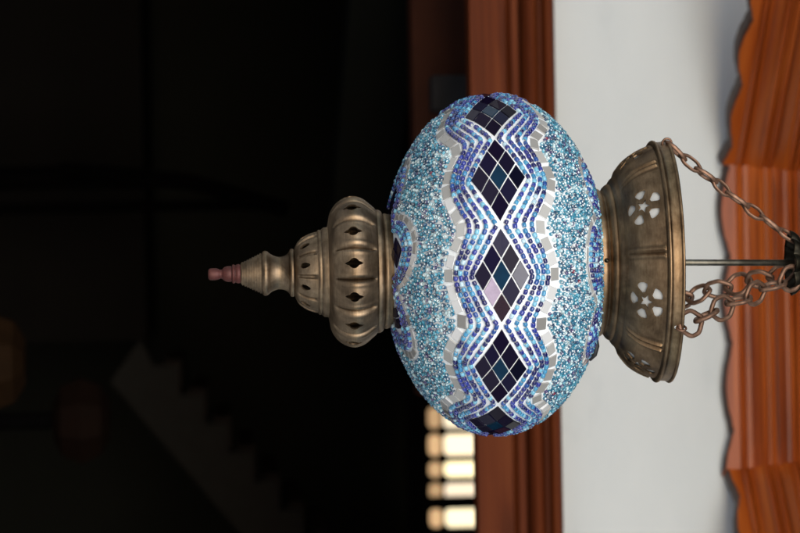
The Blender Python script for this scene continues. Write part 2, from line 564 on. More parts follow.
pos, ax, ra, le = [], [], [], []
for j in range(3):
    def curve(t, j=j): return t, low_wave(t) - R(3.3) - R(2.6) * j
    for t, p, tg in walk(curve, 0, 2 * math.pi, 5.2, 6000):
        q = ((t - LOW_T0) / (2 * math.pi / LOW_N) + 0.5) % 1.0 - 0.5
        if p < R(-69): continue
        pos.append(surf(t, p, 0.9)); ax.append(tg + rng.normal(0, .1, 3)); ra.append(rng.uniform(2.0, 2.5)); le.append(rng.uniform(3.6, 4.6))
link('bead_border', bead_mesh('bead_border', pos, ax, ra, le), [ROWS, LINED], globe)
pos, ax, ra, le = [], [], [], []
for j in range(4):
    def curve(t, j=j): return t, up_wave(t) + R(2.9) + R(2.5) * j
    for t, p, tg in walk(curve, 0, 2 * math.pi, 5.2, 6000):
        q = ((t - UP_T0) / (2 * math.pi / UP_N) + 0.5) % 1.0 - 0.5
        if p > R(64.5) or abs(q) > 0.36: continue
        pos.append(surf(t, p, 0.9)); ax.append(tg + rng.normal(0, .2, 3)); ra.append(rng.uniform(2.0, 2.6)); le.append(rng.uniform(3.6, 4.6))
link('bead_border', bead_mesh('bead_border', pos, ax, ra, le), [ROWS, LINED], globe)
# half diamonds of dark tiles inside the lower petals
for k in range(LOW_N):
    tc = LOW_T0 + k * 2 * math.pi / LOW_N
    V, F = [], []
    pt = R(-61)
    for i in range(2):
        for j in range(2):
            a0, a1, b0, b1 = i * .5 + .03, i * .5 + .47, j * .5 + .03, j * .5 + .47
            cs = []
            for a, b in ((a0, b0), (a1, b0), (a1, b1), (a0, b1)):
                cs.append((tc + (a - b) * R(13.5), pt - (a + b) * R(5.2)))
            v_, f_ = quad_tile(cs[::-1])
            bs = len(V); V += v_; F += [tuple(bs + q for q in f) for f in f_]
    link('mosaic_diamond', mesh('mosaic_diamond', V, F), TILE, globe)

# --- loose seed beads between the borders
def field(lo, hi, name):
    """dart throwing on the globe between two waves given as phi(theta)"""
    cell, grid = 4.6, {}
    pos, ax, ra, le = [], [], [], []
    a, b = min(lo(t) for t in np.linspace(0, 6.28, 200)), max(hi(t) for t in np.linspace(0, 6.28, 200))
    tries = 90000
    for _ in range(tries):
        t = rng.uniform(0, 2 * math.pi); p = rng.uniform(a, b)
        if rng.random() > math.cos(p) + 0.05: continue
        if p < lo(t) or p > hi(t): continue
        r = rng.uniform(1.45, 2.2)
        q = surf(t, p, 0.8)
        key = tuple((q // cell).astype(int))
        ok = True
        for i in (-1, 0, 1):
            for j in (-1, 0, 1):
                for k in (-1, 0, 1):
                    for (w, s) in grid.get((key[0] + i, key[1] + j, key[2] + k), ()):
                        if (w[0] - q[0]) ** 2 + (w[1] - q[1]) ** 2 + (w[2] - q[2]) ** 2 < (0.90 * (s + r) + 0.1) ** 2:
                            ok = False
        if not ok: continue
        grid.setdefault(key, []).append((q, r))
        n = snormal(t, p)
        if rng.random() < 0.72: d = n + rng.normal(0, .25, 3)
        else: d = np.cross(n, rng.normal(0, 1, 3)) + n * rng.normal(0, .3)
        pos.append(surf(t, p, rng.uniform(0.5, 1.4))); ax.append(d); ra.append(r); le.append(rng.uniform(2.4, 3.8))
    return tag(link(name, bead_mesh(name, pos, ax, ra, le), [FIELD, LINED], globe), kind='stuff')
mlo, mhi = mirror_curve(-1), mirror_curve(1)
def edge(c, side, d):
    return lambda t: phi_of(v_of(c(t)[1]) + side * d)
field(lambda t: low_wave(t) + R(3.4), edge(mlo, -1, 7.0), 'bead_field')
field(edge(mhi, 1, 7.0), lambda t: up_wave(t) - R(2.6), 'bead_field')
field(lambda t: up_wave(t) + (R(13) if abs(((t - UP_T0) / (2 * math.pi / UP_N) + 0.5) % 1.0 - 0.5) < 0.37 else R(3.0)), lambda t: R(64.5), 'bead_field')

# --- bottom finial, set a little off the globe's axis
FX = 4.6 * PX
NL = 14
L0 = R(-6.5)
def lobe(th, k, r, h):
    if -163 < h < -119:
        q = (((th - L0) / (2 * math.pi) * NL)) % 1.0 - 0.5          # 0 on a groove
        w = max(0, min(1, (h + 163) / 5)) * max(0, min(1, (-119 - h) / 6))
        g = math.exp(-(q / 0.052) ** 2) * 3.0 - math.exp(-((abs(q) - 0.16) / 0.06) ** 2) * 0.7
        r -= g * w
        r += 0.9 * w * math.cos(2 * math.pi * q + math.pi) * 0.6
    return r, h
outer = spline([(44, -166.5), (52, -165), (57, -164), (62.5, -161.5), (68.5, -156.5), (73, -149.5), (75, -142.5), (74.3, -136), (71.7, -130), (67, -124), (63.5, -119.5)], 4)
outer += [(62.2, -118.6)] + spline([(61.6, -118), (61.2, -115), (59.6, -112.5), (57.4, -111.6)], 3) + spline([(57.0, -111.2), (57.6, -109), (56.8, -106), (56.4, -103), (57.2, -100.5), (58, -98.5)], 3)
inner = [(max(10, r - 2.2), h + (1.2 if h < -150 else 0)) for r, h in outer][::-1]
bulb = link('pierced_bulb', lathe('pierced_bulb', outer + inner, 14 * 36, True, lobe, Z0, dx=FX), BRASS, lantern)
hole = [(-9.2, 0), (-6.8, 1.5), (-4.8, 2.1), (-3.6, 3.6), (-1.9, 4.8), (0, 5.2), (1.9, 4.8), (3.6, 3.6), (4.8, 2.1), (6.8, 1.5), (9.2, 0)]
hole += [(a, -b) for a, b in hole[1:-1]][::-1]
V, F = [], []
OFF = np.array((FX / PX, 0, -Z0 / PX))
for k in range(NL):
    th = L0 + 2 * math.pi / NL * k
    er = np.array((math.sin(th), -math.cos(th), 0)); et = np.array((math.cos(th), math.sin(th), 0))
    v, f = prism(hole, np.array((0, 0, -142.8)) + er * 60 + OFF, np.array((0, 0, 1.0)), et, er, -6, 26)
    b = len(V); V += v; F += [tuple(b + i for i in q) for q in f]
boolean_cut(bulb, V, F)

ND = 10
D_0 = R(-11.5)
def dome_fn(th, k, r, h):
    if -198 < h < -177:
        q = ((th - D_0) / (2 * math.pi) * ND) % 1.0 - 0.5
        w = max(0, min(1, (h + 198) / 4)) * max(0, min(1, (-177 - h) / 3))
        r -= (1 / (1 + (abs(q) / 0.075) ** 8)) * 2.6 * w
    return r, h
outer = spline([(23, -199.4), (26, -198.5), (30.5, -196), (34.5, -191.5), (37.6, -186.5), (39.6, -181), (40.6, -176.5)], 4)
outer += [(41.8, -176), (42.4, -175), (42.2, -173), (43.4, -171.8), (44.6, -170), (44.6, -167.8), (45.2, -166.4), (45.2, -164)]
inner = [(r - 2, h + 1.0) for r, h in outer][::-1]
dome = link('pierced_dome', lathe('pierced_dome', outer + inner, 400, True, dome_fn, Z0, dx=FX), BRASS, lantern)
oval = [(5.6 * math.cos(a), 2.9 * math.sin(a) * (1 - 0.25 * math.cos(a))) for a in np.linspace(0, 2 * math.pi, 18, endpoint=False)]
V, F = [], []
for k in range(ND):
    th = D_0 + 2 * math.pi / ND * k
    er = np.array((math.sin(th), -math.cos(th), 0)); et = np.array((math.cos(th), math.sin(th), 0))
    nn = (er * 0.8 - np.array((0, 0, 0.6))); aa = er * 0.6 + np.array((0, 0, 0.8))
    v, f = prism(oval, np.array((0, 0, -189.5)) + er * 35.8 + OFF, aa, et, nn, -8, 8)
    b = len(V); V += v; F += [tuple(b + i for i in q) for q in f]
boolean_cut(dome, V, F)

sp = [(9.6, -253.2)] + [(r + (0.7 if i % 2 else -0.7), h) for i, (r, h) in enumerate([(10.6 + 9.6 * t, -252.8 + 20.5 * t) for t in np.linspace(0, 1, 17)])]
sp += [(20.6, -231.6)] + spline([(21.4, -231), (22.3, -229.5), (22.2, -227.5), (21.3, -225.8), (19.2, -223.4), (17.2, -219.5), (16.2, -215.5), (16.4, -212), (17.8, -208), (20.2, -205.2)], 3)
sp += spline([(21.6, -204.4), (23.4, -203.6), (24, -202), (23.4, -200.2), (21.5, -199.4)], 3) + [(15, -198)]
o = link('spindle', lathe('spindle', sp, 72, z0=Z0, cap=True, dx=FX), BRASS, lantern); fix_normals(o.data)
tp = [(1, -285.6)] + spline([(4.4, -285.2), (5.8, -283.5), (6.0, -279), (5.4, -275.5), (4.5, -273.5), (4.8, -271.5), (6.6, -269.6), (7.8, -266.5), (7.9, -263.2), (7.4, -262.2)], 3)
tp += spline([(7.6, -261.9), (9.2, -261.2), (9.5, -259.8), (8.6, -258.6), (9.1, -257.4), (9.7, -255.6), (9.2, -253.6), (8.6, -253)], 3)
o = link('finial_tip', lathe('finial_tip', tp, 40, z0=Z0, cap=True, dx=FX), RUST, lantern); fix_normals(o.data)
o['label'] = 'dull red turned tip'

# --- bell shaped cap above the globe
NP = 7
S0 = R(-4.6)
def bell_fn(th, k, r, h):
    if 122.5 < h < 157:
        q = (((th - S0) / (2 * math.pi) * NP + 0.5) % 1.0 - 0.5) * 360 / NP
        w = max(0, min(1, (h - 122.5) / 2)) * max(0, min(1, (157 - h) / 2))
        r += w * (2.3 * math.exp(-((q - 1.8) / 0.8) ** 2) + 2.3 * math.exp(-((q + 1.8) / 0.8) ** 2) - 1.0 * math.exp(-(q / 0.6) ** 2))
        r -= w * 0.5 * math.exp(-((abs(q) - 3.6) / 1.0) ** 2)
    return r, h
def bell_profile():
    p = spline([(70, 97), (73, 98), (74, 100.5), (73.8, 104.5), (72.4, 106.4)], 3)
    p += spline([(71.4, 107.2), (72.4, 109), (75.2, 110.6), (77.4, 112.8), (78.2, 115)], 3)
    p += spline([(78.4, 115.8), (80.4, 116.4), (83.2, 118.2), (85.4, 120.6), (86.6, 121.6)], 3)
    p += spline([(88.2, 122.2), (91.5, 124), (96.5, 127.6), (102.5, 132.6), (106.6, 137.6), (110.2, 143.4), (113.2, 149.2), (115.6, 155), (116.6, 157.6)], 4)
    p += spline([(117.2, 158), (119.8, 158.6), (121.2, 160), (121.0, 161.6), (119.9, 162.6)], 3)
    p += spline([(119.6, 163), (119.7, 167.5), (120.2, 171.4)], 2) + spline([(121, 171.8), (121.9, 173), (121.5, 174.4), (120, 174.8)], 3)
    return p
op = bell_profile()
ip = [(r - 1.2, h + 0.6) for r, h in op][::-1]
ip = [(r, min(h, 174.2)) for r, h in ip]
bell = link('bell_cap', lathe('bell_cap', op + ip, NP * 104, True, bell_fn, Z0), BRASS_DARK, lantern)
def star(n, r1, r2, rot):
    return [((r1 if i % 2 == 0 else r2) * math.cos(rot + math.pi * i / n), (r1 if i % 2 == 0 else r2) * math.sin(rot + math.pi * i / n)) for i in range(2 * n)]
V, F = [], []
for k in range(NP):
    th = S0 + 2 * math.pi / NP * (k + 0.5)
    er = np.array((math.sin(th), -math.cos(th), 0)); et = np.array((math.cos(th), math.sin(th), 0)); ez = np.array((0, 0, 1.0))
    nn = er * 0.80 - ez * 0.60; aa = er * 0.60 + ez * 0.80
    o0 = er * 106.8 + ez * 138.3 + OFF * np.array((0, 1, 1))
    rot0 = rng.uniform(-0.15, 0.15) + (0 if k % 2 else math.pi / 5)
    polys = [star(5, 7.8, 3.5, rot0 + math.pi / 5)]
    for i in range(5):
        a = rot0 + 2 * math.pi * i / 5
        w = [(9.0, -1.8), (14.6, -5.9), (16.8, -6.1), (18.8, -3.2), (19.3, 0), (18.8, 3.2), (16.8, 6.1), (14.6, 5.9), (9.0, 1.8)]
        polys.append([(x * math.cos(a) - y * math.sin(a), x * math.sin(a) + y * math.cos(a)) for x, y in w])
    for pl in polys:
        v, f = prism(pl, o0, aa, et, nn, -10, 10)
        b = len(V); V += v; F += [tuple(b + i for i in q) for q in f]
# three small holes in the lip for the chains
CH = [R(32.5), R(-76), R(157)]
for th in CH:
    er = np.array((math.sin(th), -math.cos(th), 0)); et = np.array((math.cos(th), math.sin(th), 0)); ez = np.array((0, 0, 1.0))
    pl = [(2.3 * math.cos(a), 2.3 * math.sin(a)) for a in np.linspace(0, 2 * math.pi, 12, endpoint=False)]
    v, f = prism(pl, er * 119 + ez * 167.5 + OFF * np.array((0, 1, 1)), ez, et, er, -6, 6)
    b = len(V); V += v; F += [tuple(b + i for i in q) for q in f]
boolean_cut(bell, V, F)
lp = [(r - 2.3, h + 1.2) for r, h in spline([(91.5, 124), (96.5, 127.6), (102.5, 132.6), (106.6, 137.6), (110.2, 143.4), (113.2, 149.2), (115.6, 155)], 3)]
link('white_liner', lathe('white_liner', lp, 128, z0=Z0), LINER, bell)
# collar screw
th = R(-1.5)
sc = lathe('screw', [(0.05, 3), (1.6, 2.7), (2.2, 1.8), (2.3, 0)], 12)
o = link('screw', sc, IRON, bell)
o.location = (74.2 * math.sin(th) * PX, -74.2 * math.cos(th) * PX, 104 * PX - Z0); o.rotation_euler = (R(90), 0, th)
# stub of black flex peeping out under the collar
pts = [surf(R(74), R(63), 0), surf(R(75), R(60), 4), surf(R(77), R(57), 5), surf(R(80), R(55), 2.5)]
v, f = tube([Vector(p * PX) - Vector((0, 0, Z0)) for p in pts], [2.4 * PX, 2.8 * PX, 2.6 * PX, 2.0 * PX], 8)
link('flex_end', mesh('flex_end', v, f, True), BLACK, globe)

# --- rod, hook plate and chains
def P(r, th, h): return Vector((r * math.sin(th) * PX, -r * math.cos(th) * PX, h * PX - Z0))
APX = 4.0
v, f = tube([Vector((0, 0, 118 * PX - Z0)), Vector((1.5 * PX, 0, 190 * PX - Z0)), Vector((APX * PX, 0, 310 * PX - Z0))], 3.2 * PX, 14)
link('rod', mesh('rod', v, f, True), STEEL, lantern)
# inside plate that holds the rod
link('rod_plate', lathe('rod_plate', [(2.5, 123), (20, 122.5), (84, 121.8), (84, 120.8), (20, 121), (2.5, 121)], 48, True, z0=Z0), IRON, lantern)
# scalloped plate the chains gather at
def petal(th, k, r, h):
    q = abs(math.cos(th * 4.5))
    f_ = min(1, r / 30)
    return r * (1 - 0.17 * f_ ** 2 * (1 - q) ** 1.3), h - (1.5 * (1 - q) if r > 20 else 0)
hp = [(3, 315)] + spline([(6, 315.5), (12, 314.5), (20, 311.5), (27, 307.5), (31, 303.5), (33, 299)], 3) + spline([(31.6, 298.6), (26, 305.6), (20, 309.6), (12, 312.6), (6, 313.5), (3, 313.2)], 3)
plate = link('hook_plate', lathe('hook_plate', hp, 162, True, petal, Z0), IRON, lantern)
plate.location.x = APX * PX
kn = spline([(1.0, 303), (4.6, 303.6), (6.4, 305.6), (6.8, 308), (5.6, 310), (4.4, 313.4), (4.4, 322), (3.2, 326)], 3)
o = link('knob', lathe('knob', kn, 32, z0=Z0, cap=True, dx=APX * PX), CHAIN, lantern); fix_normals(o.data)
v, f = tube([Vector((APX * PX + 9 * PX * math.sin(a), 0, (335 - 9 * math.cos(a)) * PX - Z0)) for a in np.linspace(0, 2 * math.pi, 20, endpoint=False)], 1.8 * PX, 8, True)
link('hanging_ring', mesh('hanging_ring', v, f, True), CHAIN, lantern)

def link_mesh(L, W, r, bend):
    """one kinked wire link: a long hexagon with rounded corners, its joint a little open"""
    hx = [(-L / 2, 0), (-L / 2 + W * 0.42, W / 2), (L / 2 - W * 0.42, W / 2), (L / 2, 0), (L / 2 - W * 0.42, -W / 2), (-L / 2 + W * 0.42, -W / 2)]
    pts = []
    n = len(hx)
    for i in range(n):
        a, b, c = np.array(hx[i - 1]), np.array(hx[i]), np.array(hx[(i + 1) % n])
        p, q = b + (a - b) * 0.28, b + (c - b) * 0.28
        for t in (0, .33, .66, 1):
            pts.append((1 - t) ** 2 * p + 2 * t * (1 - t) * b + t * t * q)
    pts = [Vector((x, y, bend * math.sin(x / L * 3.1))) * PX for x, y in pts]
    return mesh('chain_link', *tube(pts, r * PX, 8, True), True)
LINKS = [link_mesh(31, 25, 2.4, 0.8), link_mesh(30, 22, 2.45, -1.0), link_mesh(32, 23, 2.35, 0.4)]
for ci, th in enumerate(CH):
    ch = empty('chain', parent=lantern)
    a = P(121.5, th, 168.5)
    end_th = th
    b = P(22, th, 305) + Vector((APX * PX, 0, 0))
    n = 8 if ci == 1 else 7
    sag = Vector((0, 0, -4 * PX))
    path = lambda t: a.lerp(b, t) + sag * (4 * t * (1 - t))
    # small wire ring through the hole in the lip
    er = Vector((math.sin(th), -math.cos(th), 0))
    c0 = a + Vector((0, 0, 3.5 * PX)) + er * -0.5 * PX
    v, f = tube([c0 + (er * math.cos(q) + Vector((0, 0, 1)) * math.sin(q)) * 4.6 * PX for q in np.linspace(0, 2 * math.pi, 18, endpoint=False)], 1.15 * PX, 8, True)
    link('end_ring', mesh('end_ring', v, f, True), CHAIN, ch)
    a = c0 + (b - c0).normalized() * 3.0 * PX
    for i in range(n):
        p = path((i + 0.5) / n); d = (path((i + 1) / n) - path(i / n)).normalized()
        o = link('chain_link', LINKS[(i + ci) % 3], None, ch)
        if not LINKS[(i + ci) % 3].materials: LINKS[(i + ci) % 3].materials.append(CHAIN)
        q = d.to_track_quat('X', 'Z')
        spin = (R(62) if i % 2 else R(-24)) if ci != 1 else (R(32) if i % 2 else R(-20))
        spin += rng.normal(0, 0.12)
        o.matrix_local = Matrix.Translation(p) @ q.to_matrix().to_4x4() @ Matrix.Rotation(spin, 4, 'X')
        s_ = (b - a).length / n / (24.0 * PX)
        o.scale = (s_ * 1.08, s_ * (0.62 if ci == 1 else 1.0), s_)

# ------------------------------------------------------------------ wall, lintel and carved cornice
WY = 1.15                                     # the wall's face, metres behind the lantern
WALL_T = 0.22
pb = at_y(556, 266, WY)
Z_LINT_TOP = pb.z
Z_LINT_BOT = at_y(473, 266, WY - .03).z
# the white wall above the opening, and its two sides out of view
V, F = join(box(-1.9, 1.9, WY, WY + WALL_T, Z_LINT_TOP, 3.0), box(-1.9, -1.35, WY, WY + WALL_T, 0, Z_LINT_TOP), box(1.35, 1.9, WY, WY + WALL_T, 0, Z_LINT_TOP))
tag(link('wall', mesh('wall', V, F), PLASTER), 'flat white plaster wall above the wooden lintel', 'wall', kind='thing')

# lintel: boards with two grooves, one moulding, swept straight across the opening
lx = 1.35
def lintel_bar(pr, x0, x1, mat, name, parent):
    n = len(pr)
    V = [(x, y, z) for x in (x0, x1) for y, z in pr]
    F = [tuple(range(n)), tuple(range(n, 2 * n))[::-1]] + [(i, n + i, n + (i + 1) % n, (i + 1) % n) for i in range(n)]
    me = mesh(name, V, F); fix_normals(me)
    return link(name, me, mat, parent)
H = Z_LINT_TOP - Z_LINT_BOT
lint = empty('lintel', (0, WY, Z_LINT_BOT))
tag(lint, 'blurred reddish brown grooved wooden lintel over the dark opening', 'lintel', kind='thing')
y0 = -0.03
pr = [(0.02, 0.001), (y0, 0.001), (y0, H * .42)] + [(y0 + 0.006 * math.sin(math.pi * t), H * (.42 + .07 * t)) for t in (.25, .5, .75)] + [(y0, H * .49), (y0, H * .56), (y0 + .012, H * .565), (y0 + .012, H * .6), (0.02, H * .6)]
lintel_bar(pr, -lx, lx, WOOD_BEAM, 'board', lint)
pr = [(0.02, H * .602), (y0 + .002, H * .602)] + [(y0 - 0.014 * math.sin(math.pi * t) ** .7, H * (.602 + .2 * t)) for t in np.linspace(0, 1, 9)[1:-1]] + [(y0 + .002, H * .802), (y0 + .002, H * .84)] + \
     [(y0 + .002 - 0.010 * math.sin(math.pi * t) ** .7, H * (.84 + .155 * t)) for t in np.linspace(0, 1, 8)[1:]] + [(-0.001, H * .998), (0.02, H * .998)]
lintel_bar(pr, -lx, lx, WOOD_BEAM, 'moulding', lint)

# carved cornice in three runs of an octagonal recess
CY = WY - 0.019
pA, pB = at_y(724, 165, CY), at_y(725, 469, CY)
ZC = (pA.z + pB.z) / 2 - 0.001
LEFT_END = Vector((pA.x - 0.23, CY - 0.265, 0)); RIGHT_END = Vector((pB.x + 0.18, CY - 0.20, 0))
path = [LEFT_END, Vector((pA.x, CY, 0)), Vector((pB.x, CY, 0)), RIGHT_END]
SPAN = path[2].x - path[1].x
def sweep(name, i, prof_fn, mat, parent, n=60):
    """profile (out, z) swept along run i of the path, mitred at its ends; out is towards the viewer"""
    a, b = path[i], path[i + 1]
    d = (b - a).normalized(); nr = Vector((d.y, -d.x, 0))
    if nr.y > 0: nr = -nr
    def mitre(k):
        if k == 0 or k == 3: return nr
        d0 = (path[k] - path[k - 1]).normalized(); d1 = (path[k + 1] - path[k]).normalized()
        n0 = Vector((d0.y, -d0.x, 0)); n1 = Vector((d1.y, -d1.x, 0))
        m = (n0 + n1).normalized()
        return m / m.dot(nr)
    m0, m1 = mitre(i), mitre(i + 1)
    L = (b - a).length
    V, F = [], []
    for k in range(n + 1):
        t = k / n
        pr = prof_fn(t * L)
        m = len(pr)
        for out, z in pr:
            p = (a + m0 * out).lerp(b + m1 * out, t)
            V.append((p.x, p.y, ZC + z))
    for k in range(n):
        for q in range(m):
            F.append((k * m + q, k * m + (q + 1) % m, (k + 1) * m + (q + 1) % m, (k + 1) * m + q))
    F.append(tuple(range(m))); F.append(tuple(n * m + q for q in range(m))[::-1])
    me = mesh(name, V, F); fix_normals(me)
    return link(name, me, mat, parent)

cusp = [at_y(727, y, CY).x - path[1].x for y in (169, 253, 347, 431)]
PITCH = (cusp[3] - cusp[0]) / 3
def scallop(s):
    """lower edge of the board: ogee drops between sharp cusps"""
    q = ((s - cusp[0]) / PITCH) % 1.0
    u = abs(2 * q - 1)
    k = math.floor((s - cusp[0]) / PITCH)
    amp = 1 + 0.22 * math.sin(k * 2.4 + 1.0)
    return -0.0060 * amp * (1 - u ** 3.0) - 0.0016 * math.exp(-((q - 0.5) / 0.16) ** 2) + 0.0010 * math.exp(-((u - 0.72) / 0.14) ** 2)
def board_prof(off):
    def f(s):
        zb = 0.0065 + scallop(s + off)
        return [(-0.018, 0.034), (-0.018, zb), (-0.0035, zb), (0.0, zb + 0.0022), (0.0, 0.034)]
    return f
K_ = 2.58 / 1.7 * PX                          # metres per pixel there
def mould(s):
    """stack of beads, flats and coves climbing outwards; z counted from the board's top"""
    z = 0.0142
    pts = [(-0.013, 0.0342), (0.0005, 0.0142)]
    pts = [(-0.014, z), (0.001, z)]
    def bead(h, r, out):
        nonlocal z
        for t in np.linspace(0, 1, 7)[1:]:
            pts.append((out + r * math.sin(math.pi * t), z + h * t))
        z += h
    def flat(h, o0, o1):
        nonlocal z
        pts.append((o0, z + 0.0002)); z += h; pts.append((o1, z))
    def cove(h, o0, o1):
        nonlocal z
        for t in np.linspace(0, 1, 7)[1:]:
            pts.append((o0 + (o1 - o0) * (1 - math.cos(t * math.pi / 2)), z + h * t))
        z += h
    bead(0.0065, 0.0030, 0.001)
    flat(0.0030, 0.002, 0.002)
    cove(0.0100, 0.002, 0.0065)
    bead(0.0065, 0.0035, 0.0065)
    flat(0.0025, 0.0072, 0.0075)
    bead(0.0060, 0.0030, 0.0075)
    cove(0.0085, 0.0075, 0.0135)
    flat(0.0030, 0.0145, 0.0145)
    bead(0.0060, 0.0030, 0.0145)
    bead(0.0060, 0.0030, 0.0150)
    cove(0.0120, 0.0150, 0.0225)
    bead(0.0065, 0.0030, 0.0225)
    flat(0.004, 0.0235, 0.0235)
    bead(0.0110, 0.0060, 0.0235)
    cove(0.0180, 0.0235, 0.0420)
    bead(0.009, 0.0045, 0.0420)
    flat(0.05, 0.0430, 0.0430)
    pts.append((-0.014, z))
    return pts
corn = empty('carved_cornice', (0, 0, 0))
tag(corn, 'varnished orange brown carved wooden cornice with scalloped lower edge round the recess', 'cornice', kind='thing')
for i in range(3):
    off = [PITCH * 0.35 - 0.351, 0, PITCH * 0.10 - SPAN][i]
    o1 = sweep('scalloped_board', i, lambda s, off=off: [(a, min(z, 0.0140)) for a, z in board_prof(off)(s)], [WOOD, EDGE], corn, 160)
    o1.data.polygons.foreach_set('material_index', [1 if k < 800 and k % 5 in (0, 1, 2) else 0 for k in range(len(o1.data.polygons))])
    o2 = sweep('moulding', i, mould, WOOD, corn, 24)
    if i != 1:
        # turn the grain with the run: move the mesh into a frame whose X follows it
        for o in (o1, o2):
            rz = math.atan2((path[i + 1] - path[i]).y, (path[i + 1] - path[i]).x)
            M = Matrix.Translation(path[i]) @ Matrix.Rotation(rz, 4, 'Z')
            o.data.transform(M.inverted()); o.matrix_local = M

# ------------------------------------------------------------------ the dark room behind
RY0, RY1 = WY + WALL_T, 5.6
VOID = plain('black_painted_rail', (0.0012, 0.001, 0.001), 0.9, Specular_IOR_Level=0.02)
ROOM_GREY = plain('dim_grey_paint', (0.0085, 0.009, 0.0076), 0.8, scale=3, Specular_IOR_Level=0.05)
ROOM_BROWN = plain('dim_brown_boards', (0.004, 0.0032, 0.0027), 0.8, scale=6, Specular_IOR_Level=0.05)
def solid(name, vf, mat, parent=None, smooth=False):
    me = mesh(name, vf[0], vf[1], smooth)
    return link(name, me, mat, parent)
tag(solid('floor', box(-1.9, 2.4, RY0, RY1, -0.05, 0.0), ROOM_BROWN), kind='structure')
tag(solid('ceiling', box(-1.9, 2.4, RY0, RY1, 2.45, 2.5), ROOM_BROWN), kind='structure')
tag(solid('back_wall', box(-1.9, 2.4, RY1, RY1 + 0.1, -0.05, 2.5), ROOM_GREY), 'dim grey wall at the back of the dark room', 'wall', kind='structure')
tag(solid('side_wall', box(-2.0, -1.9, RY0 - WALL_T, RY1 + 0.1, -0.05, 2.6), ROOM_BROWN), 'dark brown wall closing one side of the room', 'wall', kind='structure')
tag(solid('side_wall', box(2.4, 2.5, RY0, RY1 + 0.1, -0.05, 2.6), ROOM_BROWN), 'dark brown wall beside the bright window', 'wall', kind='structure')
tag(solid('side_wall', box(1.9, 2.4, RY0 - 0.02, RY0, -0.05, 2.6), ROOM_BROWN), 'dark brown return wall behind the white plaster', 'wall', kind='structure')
tag(solid('pavement', box(-30, 30, -40, WY, -0.12, -0.02), plain('street_paving', (0.50, 0.48, 0.45), 0.85, scale=4)), kind='structure')

# roof added out of view above the lantern, to shade the wall
tag(solid('added_shade_roof', box(-2.2, 2.2, -1.05, WY - 0.001, 2.62, 2.70), WOOD_DARK), 'added unseen boarded roof that shades the wall, lantern hangs from it', 'roof', kind='structure')
v, f = tube([Vector((APX * PX, 0, 340 * PX - Z0)), Vector((APX * PX, 0, 2.62 - (GZ - ZB)))], 2.2 * PX, 10)
link('suspension_rod', mesh('suspension_rod', v, f, True), IRON, lantern)

# grey ceiling beam crossing the room behind the lintel, a little askew
p0, p1 = at(386, -40, 3.6), at(352, 300, 4.4)
d = (p1 - p0)
v, f = box(0, d.length, -0.03, 0.03, -0.042, 0.042)
o = solid('ceiling_beam', (v, f), ROOM_GREY); o.rotation_euler = d.to_track_quat('X', 'Z').to_euler(); o.location = p0
tag(o, 'dim grey beam slanting across the dark room behind the lantern', 'beam', kind='thing')
# second, reddish beam just inside the lintel
v, f = box(-1.3, at_y(430, 396, RY0 + .25).x, RY0 + 0.25, RY0 + 0.33, at_y(416, 266, RY0 + .25).z, at_y(474, 266, RY0 + .25).z + .02)
o = solid('inner_beam', (v, f), TIMBER); bevel(o.data, .004)
tag(o, 'dark red-brown timber just inside the opening behind the lintel', 'beam', kind='thing')
# small pale box under the lintel
p = at_y(452, 90, RY0 + 0.2)
v, f = box(-.015, .024, -.03, .02, -.024, .022)
o = solid('junction_box', (v, f), plain('grey_plastic', (0.028, 0.026, 0.026), 0.8, Specular_IOR_Level=0.1)); bevel(o.data, .004)
o.location = p
tag(o, 'small blurred pale grey box under the wooden lintel', 'junction box')

# staircase: pale stringer with a stepped upper edge, dark treads
ST_Y = 4.6
A0, A1 = at_y(154, 366, ST_Y), at_y(318, 556, ST_Y)
n = 7
dx, dz = (A1.x - A0.x) / n * 1.06, (A1.z - A0.z) / n * 1.06
st = empty('staircase', (A0.x, ST_Y, 0))
tag(st, 'dim grey stepped staircase rising at the back of the dark room', 'staircase', kind='thing')
low = []
up = [(0, 0)]
for i in range(n + 2):
    up += [(i * dx, (i + 1) * dz), ((i + 1) * dx, (i + 1) * dz)]
poly = [(x, z + A0.z) for x, z in up]
th = dz * 2.4
poly += [(up[-1][0], poly[-1][1] - th), (0.5 * dx, A0.z - th + .6 * dz), (-0.9 * dx, A0.z - .55 * dz)]
m = len(poly)
V = [(x, y, z) for y in (0, .05) for x, z in poly]
F = [tuple(range(m)), tuple(range(m, 2 * m))[::-1]] + [(i, (i + 1) % m, m + (i + 1) % m, m + i) for i in range(m)]
me = mesh('stringer', V, F); fix_normals(me)
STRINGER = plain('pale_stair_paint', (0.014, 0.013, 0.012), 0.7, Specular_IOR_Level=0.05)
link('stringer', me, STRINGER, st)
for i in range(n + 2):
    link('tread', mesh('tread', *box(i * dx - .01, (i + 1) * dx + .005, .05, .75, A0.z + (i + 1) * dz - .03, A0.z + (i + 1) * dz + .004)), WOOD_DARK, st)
link('landing', mesh('landing', *box(-1.1, -0.9 * dx, 0.02, .75, 0, A0.z - .3 * dz)), ROOM_BROWN, st)

